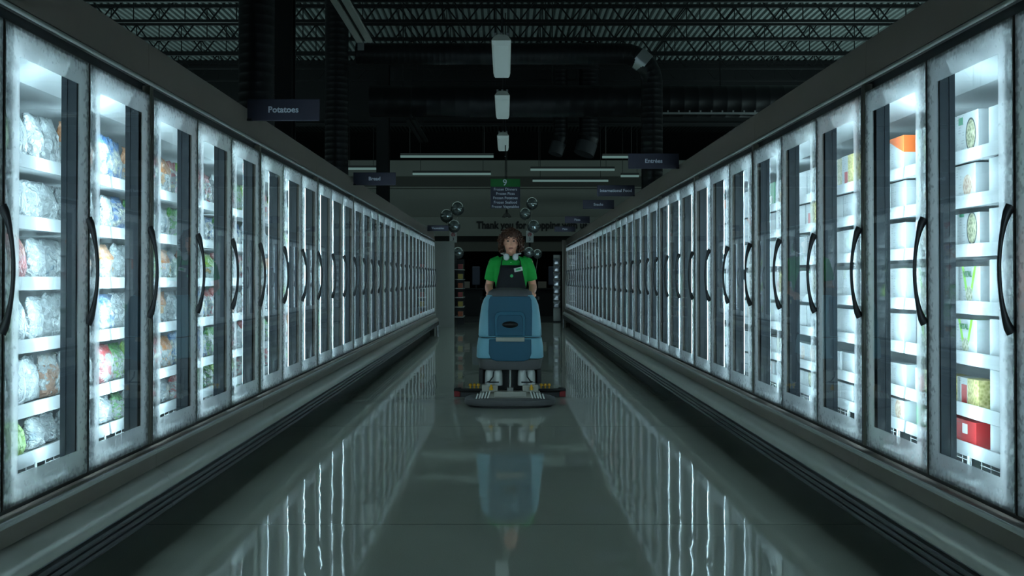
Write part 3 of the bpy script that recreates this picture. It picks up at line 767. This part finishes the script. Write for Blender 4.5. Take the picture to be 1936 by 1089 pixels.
def lane_pole(px, d, n_, lab):
    b = P(px, 455, d); o = empty('lane_marker', (b.x, d, 0)); top = P(px, 436, d).z
    MB().tube([(0, 0, 0), (0, 0, top)], .03, 10).build('pole', M['steel'], o, 40)
    h = 11*d/FPX; cz = P(px, 447.5, d).z
    MB().bb(-h*.64, h*.64, -.06, -.03, cz-h, cz+h).build('lane_card', M['paper'], o, None, .004)
    mm = MB(); mm.lathe([(.001, 0), (h*.36, 0), (h*.36, .008), (.001, .008)], (0, -.07, cz+h*.35), 20, 'Y'); mm.build('card_disc', mat('disc_pink', srgb(190, 110, 110), .5), o)
    link('lettering', text_mesh(n_, h*.75, .004, M['dark_letter']), o, (0, -.064, cz-h*.45))
    return tag(o, lab, 'lane marker')
lane_pole(857, 33, '3', 'checkout lane pole with white number card beside the grey end rack')
lane_pole(1001.5, 33, '3', "checkout lane pole with white number card behind the person's shoulder")
ball = MB().sphere((0, 0, 0), 1.0, 4)
for f in range(0): pass
ballm = ball.mesh('envelope', M['foil'], 180)
knotm = MB().lathe([(.02, -1.0), (.10, -1.16), (.02, -1.14)], n=10).mesh('knot', M['foil'])
for px, py, r, d, tether, lab in (
    (865, 394, 13, 32.8, (857, 447), 'top silver balloon of the cluster above the grey end rack'),
    (844.5, 408, 12.5, 32.6, (857, 447), 'outer silver balloon beside the Vegetables sign'),
    (858.5, 427.5, 12, 32.3, (857, 447), 'lowest silver balloon of the cluster, just above a white lane card'),
    (866, 478, 11, 32.7, (858, 600), 'single silver balloon below the lane card beside the grey end rack'),
    (1006, 384.5, 11.5, 32.9, (1001, 447), 'darkest balloon, top of the cluster below the aisle sign'),
    (993, 404, 11, 32.6, (1001, 447), 'silver balloon at the middle of the cluster beside the aisle sign'),
    (1009, 428, 12, 32.3, (1001, 447), 'silver balloon covering part of the wall lettering'),
    (1000, 477, 10, 32.7, (1001, 600), "silver balloon below the lane card beside the person's shoulder"),
    (1016, 480, 9, 32.9, (1001, 600), "small outer silver balloon beside the person's shoulder, below the lane card")):
    d -= .35; c = P(px, py, d); o = empty('balloon', c); k = r*d/FPX
    e = link('envelope', ballm, o); e.scale = (k, k, k*1.04); e = link('knot', knotm, o); e.scale = (k, k, k)
    tb = P(*tether, d)-c
    MB().tube([(0, 0, -1.14*k), (tb.x*.5, tb.y*.5, -1.14*k+(tb.z+1.14*k)*.6), (tb.x, .05, tb.z)], .004, 5).build('string', M['paper'], o)
    tag(o, lab, 'balloon', 'silver balloons at the checkouts')
for px, lab in ((884, 'dark checkout counter beside the grey end rack'), (1028, 'dark checkout counter near the packet rack')):
    c = P(px, 560, 37); o = empty('checkout_counter', (c.x, 37, 0))
    MB().bb(-.5, .5, -.4, .8, 0, .86).build('body', M['black'], o, None, .01); MB().bb(-.55, .55, -.45, .85, .862, .90).build('counter_top', M['steel'], o)
    MB().bb(-.2, .08, -.30, -.05, .902, 1.12).build('register', M['case_grey'], o, None, .01)
    MB().tube([(.28, 0, .9), (.28, 0, 1.35)], .05, 10).build('post', M['steel'], o, 40); MB().bb(.15, .41, -.06, .06, 1.0, 1.62).build('screen', mat('screen_back', srgb(70, 74, 92), .5), o, None, .03)
    tag(o, lab, 'checkout counter')
for side, y, lab in ((-1, 26.35, 'short bent steel guard rail at the end of the bag freezers'), (1, 30.95, 'short bent steel guard rail at the end of the box freezers')):
    m = MB(); m.tube([(0, 0, 0), (0, 0, .18), (side*.02, 0, .24), (side*.08, 0, .27), (side*.2, 0, .27), (side*.26, 0, .24), (side*.28, 0, .18), (side*.28, 0, 0)], .03, 10)
    o = m.build('guard_rail', M['galv'], None, 50); o.location = (side*1.60, y, 0); tag(o, lab, 'guard rail')

# ---------------------------------------------------------------- floor scrubber
SX, SY = .042, 10.35
scr = empty('floor_scrubber', (SX, SY, 0))
def sell(wd, y0, y1, z, p=4, n=48, pf=None):
    """super-ellipse ring: half width wd, from y0 (front) to y1 (back)"""
    cy, hy = (y0+y1)/2, (y1-y0)/2; out = []
    for k in range(n):
        a = 2*math.pi*k/n; c_, s_ = math.cos(a), math.sin(a)
        out.append((wd*math.copysign(abs(c_)**(2/p), c_), cy+hy*math.copysign(abs(s_)**(2/p), s_), z))
    return out
# scrub deck: low wide bumper with rounded front
MB().rings([sell(.385, .04, .60, .018, 2.9), sell(.425, .01, .62, .024, 2.9), sell(.432, .0, .63, .045, 2.9), sell(.428, .0, .63, .072, 2.9), sell(.40, .03, .60, .084, 2.9), sell(.36, .07, .56, .088, 2.9)]).build('deck_bumper', M['sgrey'], scr, 50)
MB().rings([sell(.40, .03, .61, .002, 2.9), sell(.40, .03, .61, .0185, 2.9)]).build('brush_skirt', M['sblack'], scr)
m = MB(); m.rings([sell(.30, .11, .54, .086, 4), sell(.285, .13, .53, .125, 4), sell(.24, .16, .5, .142, 4)]); m.build('deck_cover', M['slight'], scr, 40)
MB().bb(-.15, .15, .10, .2, .095, .15).build('deck_plate', M['slight'], scr, None, .008)
for sx in (-1, 1):
    g_ = MB()
    for k in range(5): g_.box((sx*(.20+.028*k), .125, .12-.006*k), (.013, .05, .07), Matrix.Rotation(sx*R(-18), 4, 'Y'))
    g_.build('deck_grille', M['paper'], scr)
    MB().bb(sx*.19-.075, sx*.19+.075, .16, .36, .142, .205).build('motor_mount', M['slight'], scr, None, .008)
    for q in (-.038, .038):
        MB().lathe([(.001, .195), (.045, .195), (.046, .21), (.044, .31), (.038, .335), (.02, .352), (.001, .354)], (sx*.155+q, .26, 0), 20).build('brush_motor', M['motor'], scr, 50)
    MB().bb(sx*.155-.05, sx*.155+.05, .208, .216, .222, .234).build('motor_strap', M['sblack'], scr)
    MB().tube([(sx*.155, .205, .33), (sx*.16, .2, .28), (sx*.19, .2, .24), (sx*.23, .24, .22)], .006, 6).build('motor_cable', M['sblack'], scr)
    MB().lathe([(.001, 0), (.017, 0), (.017, .03), (.009, .03), (.009, .05), (.001, .05)], (sx*.178 + (.02 if sx > 0 else -.0), .14, .162), 12).build('knob', M['yellow'], scr, 40)
    # drive wheel and caster behind the deck
    MB().lathe([(.05, -.04), (.11, -.04), (.12, -.025), (.12, .025), (.11, .04), (.05, .04)], (sx*.235, .78, .12), 28, 'X').build('wheel', M['sblack'], scr, 40)
    MB().bb(sx*.275-.02, sx*.275+.02, .25, .6, .21, .35).build('side_bracket', M['sblack'], scr, None, .01)
MB().tube([(0.0, .2, .15), (0.0, .22, .40)], .011, 10).build('lift_rod', M['smetal'], scr, 40)
MB().bb(-.03, .03, .16, .24, .141, .18).build('rod_foot', M['smetal'], scr, None, .004)
for sx in (-1, 1): MB().tube([(sx*.075, .40, .13), (sx*.05, .46, .25)], .012, 8).build('link_arm', M['smetal'], scr, 40)
# squeegee at the rear
sq = []
for i in range(25):
    t = i/24*2-1; sq.append((t*.56, 1.02 - .16*(1-abs(t)**2) + .1*(1-t*t), .075 - .0*t))
m = MB(); m.tube(sq, [.02]*25, 8, flat=1.6); m.build('squeegee', M['sblack'], scr, 40)
m = MB(); m.rings([[(p[0], p[1]-.014, .006), (p[0], p[1]+.014, .006), (p[0], p[1]+.014, .056), (p[0], p[1]-.014, .056)] for p in sq]); m.build('squeegee_blade', M['sblack'], scr)
for sx in (-1, 1): MB().bb(min(sx*.50, sx*.563), max(sx*.50, sx*.563), .985, 1.02, .008, .07).build('squeegee_tip', M['red'], scr, None, .008)
MB().bb(-.25, .25, .36, 1.05, .135, .346).build('underbody', M['sblack'], scr, None, .01)
for sx in (-1, 1):
    MB().lathe([(.001, 0), (.035, 0), (.03, .012), (.001, .012)], (sx*.52, 1.02, .088), 14).build('bumper_roller', M['sblack'], scr, 40)
    for q in (.32, .36, .40):
        mm = MB(); mm.lathe([(.001, 0), (.008, 0), (.008, .022), (.018, .026), (.014, .046), (.001, .05)], (sx*q, 1.07, .088), 10); mm.build('knob', M['yellow'], scr, 40)
    MB().tube([(sx*.25, .95, .10), (sx*.24, .92, .30)], .018, 8).build('squeegee_arm', M['sblack'], scr, 40)
# lower tank: grey foot band, teal tank
MB().rings([sell(.285, .20, 1.10, .345, 6), sell(.298, .19, 1.12, .36, 6), sell(.312, .19, 1.14, .44, 6), sell(.30, .21, 1.12, .455, 6)]).build('chassis', M['sgrey'], scr, 40)
MB().rings([sell(.300, .21, 1.12, .44, 6), sell(.322, .185, 1.15, .456, 6), sell(.318, .18, 1.15, .56, 6), sell(.305, .18, 1.14, .635, 6), sell(.296, .19, 1.12, .643, 6)]).build('solution_tank', M['teal'], scr, 40)
MB().rings([sell(.285, .20, 1.1, .64, 6), sell(.285, .20, 1.1, .656, 6)]).build('tank_seam', M['sblack'], scr)
# shade-toned inset panel on the lower tank, drooping below it
def inset(name, pts, y0, y1, mt, parent=scr, bevel=.006):
    n_ = len(pts); mm = MB(); mm.rings([[(x_, y0, z_) for x_, z_ in pts], [(x_, y1, z_) for x_, z_ in pts]]); return mm.build(name, mt, parent, None, bevel)
inset('tank_front', [(-.198, .634), (-.2, .50), (-.18, .448), (-.13, .428), (.13, .428), (.18, .448), (.2, .50), (.198, .634)], .170, .26, M['teal_shade'])
# recovery tank
up = [(.296, .19, 1.12, .652), (.304, .18, 1.13, .664), (.300, .18, 1.13, .74), (.288, .19, 1.12, .86), (.272, .205, 1.1, .955), (.25, .225, 1.08, 1.01), (.222, .25, 1.05, 1.045)]
MB().rings([sell(*q[:3], q[3], 6) for q in up] ).build('recovery_tank', M['teal'], scr, 40)
MB().rings([sell(.225, .235, 1.06, 1.005, 5), sell(.222, .23, 1.06, 1.03, 5), sell(.208, .245, 1.04, 1.075, 5), sell(.17, .29, .98, 1.10, 5), sell(.10, .36, .9, 1.112, 4)]).build('tank_lid', M['sgrey'], scr, 50)
inset('tank_face', [(-.205, .665), (-.207, .90), (-.200, 1.0), (-.185, 1.035), (.185, 1.035), (.200, 1.0), (.207, .90), (.205, .665)], .165, .30, M['teal_shade'])
inset('hatch_frame', [(-.142, .66), (-.145, .84), (-.125, .885), (-.09, .895), (.09, .895), (.125, .885), (.145, .84), (.142, .66)], .155, .20, mat('teal_mid', srgb(26, 94, 118), .45))
inset('hatch', [(-.118, .666), (-.12, .83), (-.10, .862), (.10, .862), (.12, .83), (.118, .666)], .149, .20, M['teal_shade'])
m = MB(); m.lathe([(.001, 0), (.97, 0), (1.0, .004), (.93, .014), (.001, .014)], n=32, axis='Y'); me = m.mesh('grip_hole', M['sblack'], 50); o = link('grip_hole', me, scr, (0, .140, .772)); o.scale = (.075, 1, .031)
inset('latch', [(-.135, .612), (-.135, .652), (.135, .652), (.135, .612)], .150, .20, M['slight'])
# steering bar
m = MB(); m.tube([(-.30, 1.30, 1.0), (-.24, 1.34, 1.0), (.24, 1.34, 1.0), (.30, 1.30, 1.0)], .017, 10); m.build('handle_bar', M['sblack'], scr, 40)
for sx in (-1, 1): MB().tube([(sx*.16, 1.0, .93), (sx*.16, 1.34, 1.0)], .02, 8).build('handle_arm', M['sblack'], scr, 40)
MB().bb(-.17, .17, 1.05, 1.25, .90, .98).build('control_panel', M['sblack'], scr, None, .015)
tag(scr, 'teal and grey walk-behind floor scrubber in the middle of the aisle', 'floor scrubber')

# ---------------------------------------------------------------- person
PX, PY = .056, 12.0
per = empty('person', (PX, PY, 0))
def loft(m, secs, n=20):
    """secs: (x, y, z, rx, ry) horizontal ellipses"""
    return m.rings([[(x_+rx*math.cos(2*math.pi*k/n), y_+ry*math.sin(2*math.pi*k/n), z_) for k in range(n)] for x_, y_, z_, rx, ry in secs])
m = MB()
# head
loft(m, [(0, -.055, 1.478, .022, .02), (0, -.045, 1.487, .042, .045), (0, -.035, 1.51, .057, .068), (0, -.025, 1.545, .066, .084), (0, -.018, 1.59, .072, .092), (0, -.012, 1.63, .075, .096), (0, -.008, 1.665, .072, .092), (0, 0, 1.695, .056, .072), (0, .002, 1.712, .028, .036), (0, .002, 1.716, .01, .01)], 24)
m.tube([(0, -.112, 1.605), (0, -.122, 1.58), (0, -.136, 1.557), (0, -.122, 1.547)], [.008, .011, .015, .009], 10)     # nose
for sx in (-1, 1):
    m.sphere((sx*.074, .0, 1.582), .026, 2, (.35, .7, 1.1)); m.sphere((sx*.03, -.104, 1.618), .018, 2, (1.3, .6, .45)); m.sphere((sx*.04, -.085, 1.55), .025, 2, (1, .7, 1))
m.sphere((0, -.108, 1.522), .02, 2, (1.4, .7, .7)); m.sphere((0, -.092, 1.488), .022, 2, (1.1, .8, .7))
loft(m, [(0, .02, 1.36, .08, .075), (0, .01, 1.42, .058, .062), (0, .0, 1.46, .054, .058), (0, -.005, 1.52, .054, .06)])
# torso, hips
loft(m, [(0, .01, .90, .155, .105), (0, .01, 1.0, .15, .10), (0, .0, 1.1, .148, .10), (0, 0, 1.22, .165, .108), (0, .005, 1.32, .175, .108), (0, .012, 1.38, .165, .09), (0, .015, 1.42, .12, .07), (0, .012, 1.44, .07, .06)])
HANDS = {}
for sx in (-1, 1):
    sh, el, wr = Vector((sx*.185, .01, 1.365)), Vector((sx*.236, .035, 1.115)), Vector((sx*.222, -.235, 1.035))
    m.tube([sh+Vector((-sx*.03, 0, .015)), sh, sh.lerp(el, .3), sh.lerp(el, .75), el, el.lerp(wr, .3), el.lerp(wr, .75), wr], [.05, .058, .05, .043, .043, .043, .031, .027], 14)
    kn = wr+Vector((-sx*.005, -.075, -.004))
    m.tube([wr, wr.lerp(kn, .5), kn], [.027, .036, .032], 12, flat=1.25, up=(0, 0, 1))
    for f in range(4):                                   # fingers closed round the bar
        bx = kn.x + (f-1.5)*.019; L = [.9, 1.0, .95, .78][f]
        m.tube([(bx, kn.y+.02, kn.z+.012), (bx, kn.y-.012, kn.z+.014), (bx, kn.y-.038*L-.004, kn.z-.004), (bx, kn.y-.040*L, kn.z-.030*L-.004), (bx, kn.y-.018, kn.z-.052*L)], [.0095, .0095, .009, .0085, .007], 8)
    m.tube([(kn.x-sx*.026, wr.y-.025, wr.z-.005), (kn.x-sx*.046, kn.y+.015, kn.z-.012), (kn.x-sx*.044, kn.y-.012, kn.z-.034), (kn.x-sx*.026, kn.y-.026, kn.z-.046)], [.013, .0125, .011, .009], 8)
    # leg
    m.tube([(sx*.085, .01, .96), (sx*.095, -.005, .75), (sx*.10, -.015, .50), (sx*.10, .01, .35), (sx*.10, .035, .09), (sx*.10, .03, .05)], [.095, .085, .058, .056, .04, .042], 14)
    m.tube([(sx*.10, .06, .04), (sx*.105, -.05, .035), (sx*.11, -.13, .025)], [.035, .036, .022], 10)
remesh(m.build('body', M['skin'], per), .0065, 3)
for sx in (-1, 1):
    MB().sphere((sx*.031, -.1065, 1.601), .0105, 2, (1.35, .55, .62)).build('eye', M['eye'], per, 180)
    MB().tube([(sx*.014, -.116, 1.621), (sx*.032, -.116, 1.626), (sx*.052, -.103, 1.619)], [.003, .0042, .0025], 6).build('eyebrow', M['hair'], per, 60)
MB().tube([(-.024, -.117, 1.524), (-.010, -.125, 1.526), (0, -.126, 1.524), (.010, -.125, 1.526), (.024, -.117, 1.524)], [.002, .0055, .0055, .0055, .002], 8).build('mouth', M['lip'], per, 60)
# hair: cap plus curls
m = MB(); rh = random.Random(5)
m.sphere((0, .022, 1.645), .1, 3, (.95, 1.03, .88))
m.sphere((0, .055, 1.59), .085, 3, (1.0, .75, 1.0))
cnt = 0
while cnt < 420:
    u = Vector((rh.gauss(0, 1), rh.gauss(0, 1), rh.gauss(0, 1))).normalized()
    c = Vector((u.x*.108, .02+u.y*.108, 1.63+u.z*.098))
    if u.z < -.2:
        c.x = math.copysign(.096+.034*rh.random(), u.x) if abs(u.x) > .3 else c.x
        dz_ = rh.random(); c.z = 1.63 - .135*dz_; c.x *= 1-.16*dz_**2; c.y += .02
    if c.y < -.03 and c.z < 1.648 and abs(c.x) < .07: continue
    if c.y < -.06 and c.z < 1.66 and abs(c.x) < .052: continue
    if abs(c.x) < .05 and c.y < .0 and c.z < 1.6: continue
    rr, turns, ln = rh.uniform(.009, .018), rh.uniform(1.0, 1.7), rh.uniform(.03, .06)
    ax = (Vector((u.x, u.y, -.7)) + Vector((rh.gauss(0, .4), rh.gauss(0, .4), 0))).normalized()
    e1 = ax.orthogonal().normalized(); e2 = ax.cross(e1); k_ = 9
    pts = [c + ax*(ln*(i/k_-.5)) + (e1*math.cos(turns*2*math.pi*i/k_) + e2*math.sin(turns*2*math.pi*i/k_))*rr for i in range(k_+1)]
    m.tube(pts, [.0035]+[.0065]*(k_-1)+[.0025], 5); cnt += 1
for i in range(16):                                      # fringe over the brow
    fx = -.062+.124*i/15; z0 = 1.70-.10*abs(fx)
    m.tube([(fx*.8, -.075, z0), (fx+rh.uniform(-.01, .01), -.108+abs(fx)*.3, z0-.03), (fx+rh.uniform(-.014, .014), -.112+abs(fx)*.45, z0-.055-rh.uniform(0, .016))], [.009, .008, .003], 6)
m.build('hair', M['hair'], per, 60)
# polo shirt
m = MB()
loft(m, [(0, .01, .98, .168, .118), (0, .005, 1.1, .163, .115), (0, .0, 1.22, .18, .122), (0, .005, 1.32, .192, .122), (0, .012, 1.38, .184, .105), (0, .015, 1.425, .135, .085), (0, .012, 1.447, .085, .075)])
for sx in (-1, 1):
    sh, el = Vector((sx*.185, .01, 1.365)), Vector((sx*.236, .035, 1.115))
    m.tube([sh+Vector((-sx*.07, 0, .03)), sh+Vector((-sx*.012, 0, .008)), sh.lerp(el, .3), sh.lerp(el, .55), sh.lerp(el, .72)], [.06, .068, .066, .066, .066], 16)
shirt = remesh(m.build('polo_shirt', M['shirt'], per), .008, 2)
m = MB()
for sx in (-1, 1):
    m.rings([[(sx*.012, -.085, 1.405), (sx*.075, -.072, 1.40), (sx*.085, .0, 1.425), (sx*.06, .07, 1.435)], [(sx*.008, -.072, 1.440), (sx*.055, -.05, 1.462), (sx*.066, .0, 1.474), (sx*.05, .062, 1.474)]], close=False)
cl = m.build('collar', M['shirt'], shirt, 60); sd = cl.modifiers.new('thick', 'SOLIDIFY'); sd.thickness = .006
for zz in (1.375, 1.335): MB().sphere((0, -.118 if zz < 1.36 else -.112, zz), .005, 1, (1, .5, 1)).build('button', M['paper'], shirt, 180)
# trousers and shoes
m = MB(); loft(m, [(0, .01, .84, .165, .125), (0, .01, .93, .168, .122), (0, .01, 1.0, .16, .115)])
for sx in (-1, 1): m.tube([(sx*.085, .01, .93), (sx*.095, -.005, .75), (sx*.10, -.015, .50), (sx*.10, .01, .35), (sx*.10, .035, .10)], [.105, .098, .075, .072, .068], 14)
remesh(m.build('trousers', M['trouser'], per), .01, 1)
for sx in (-1, 1):
    MB().rings([[(sx*.105+q*math.cos(2*math.pi*k/20)*.05, -.03+math.sin(2*math.pi*k/20)*.15*q, z_) for k in range(20)] for q, z_ in ((.9, .002), (1, .012), (1, .03), (.85, .07), (.5, .095))]).build('shoe', M['sblack'], per, 50)
# apron: curved bib standing off the shirt
def bib(z, hw, y0, curve=2.4): return [(hw*(i/12*2-1), y0 + curve*(hw*(i/12*2-1))**2, z) for i in range(13)]
m = MB(); m.rings([bib(1.345, .112, -.134), bib(1.27, .125, -.139), bib(1.2, .142, -.14), bib(1.1, .162, -.134), bib(.98, .19, -.135), bib(.8, .2, -.14), bib(.62, .2, -.135)], close=False)
ap = m.build('apron', M['apron'], per, 60); sd = ap.modifiers.new('thick', 'SOLIDIFY'); sd.thickness = .005
for sx in (-1, 1):
    m = MB(); m.tube([(sx*.105, -.108, 1.34), (sx*.098, -.105, 1.385), (sx*.082, -.072, 1.435), (sx*.066, .01, 1.462), (sx*.05, .08, 1.462)], [.012]*5, 8, flat=.4, up=(0, -1, 0.2)); m.build('neck_strap', M['apron'], ap, 50)
tagp = MB().box((0, 0, 0), (.092, .005, .042)).build('name_tag', M['paper'], ap, None, .001); tagp.location = (.078, -.130, 1.30); tagp.rotation_euler = (0, R(-12), R(16))
MB().box((.0785, -.1335, 1.302), (.05, .005, .022), Matrix.Rotation(R(16), 4, 'Z') @ Matrix.Rotation(R(-12), 4, 'Y')).build('tag_mark', M['badge'], ap)
m = MB(); m.lathe([(.001, 0), (.015, 0), (.017, .003), (.001, .005)], (.008, -.146, 1.232), 18, 'Y'); m.build('round_badge', M['badge'], ap, 40)
tag(per, 'person with curly brown hair in green polo and black apron pushing the floor scrubber', 'person')
# headphones round the neck
hp_ = empty('headphones', (PX, PY, 0))
for sx in (-1, 1):
    rot = Matrix.Rotation(sx*R(35), 4, 'Z')
    m = MB(); m.lathe([(.001, -.022), (.022, -.021), (.029, -.014), (.030, .004), (.026, .012), (.001, .012)], n=22, axis='Y', sx=1.25); bmesh.ops.transform(m.bm, matrix=Matrix.Translation((sx*.048, -.125, 1.432)) @ rot, verts=m.bm.verts); m.build('ear_cup', M['phones'], hp_, 50)
    m = MB(); m.lathe([(.012, .012), (.027, .012), (.028, .022), (.014, .026)], n=22, axis='Y', sx=1.25); bmesh.ops.transform(m.bm, matrix=Matrix.Translation((sx*.048, -.125, 1.432)) @ rot, verts=m.bm.verts); m.build('ear_cushion', M['phones_grey'], hp_, 50)
pts = [(.10*math.sin(R(a)), .0 - .10*math.cos(R(a)), 1.462 + .02*(1-math.cos(R(a)))/2) for a in range(38, 323, 15)]
m = MB(); m.tube([(.068, -.118, 1.45)] + pts + [(-.068, -.118, 1.45)], .008, 8, flat=1.5); m.build('headband', M['phones'], hp_, 50)
tag(hp_, "white over-ear headphones resting round the person's neck", 'headphones')
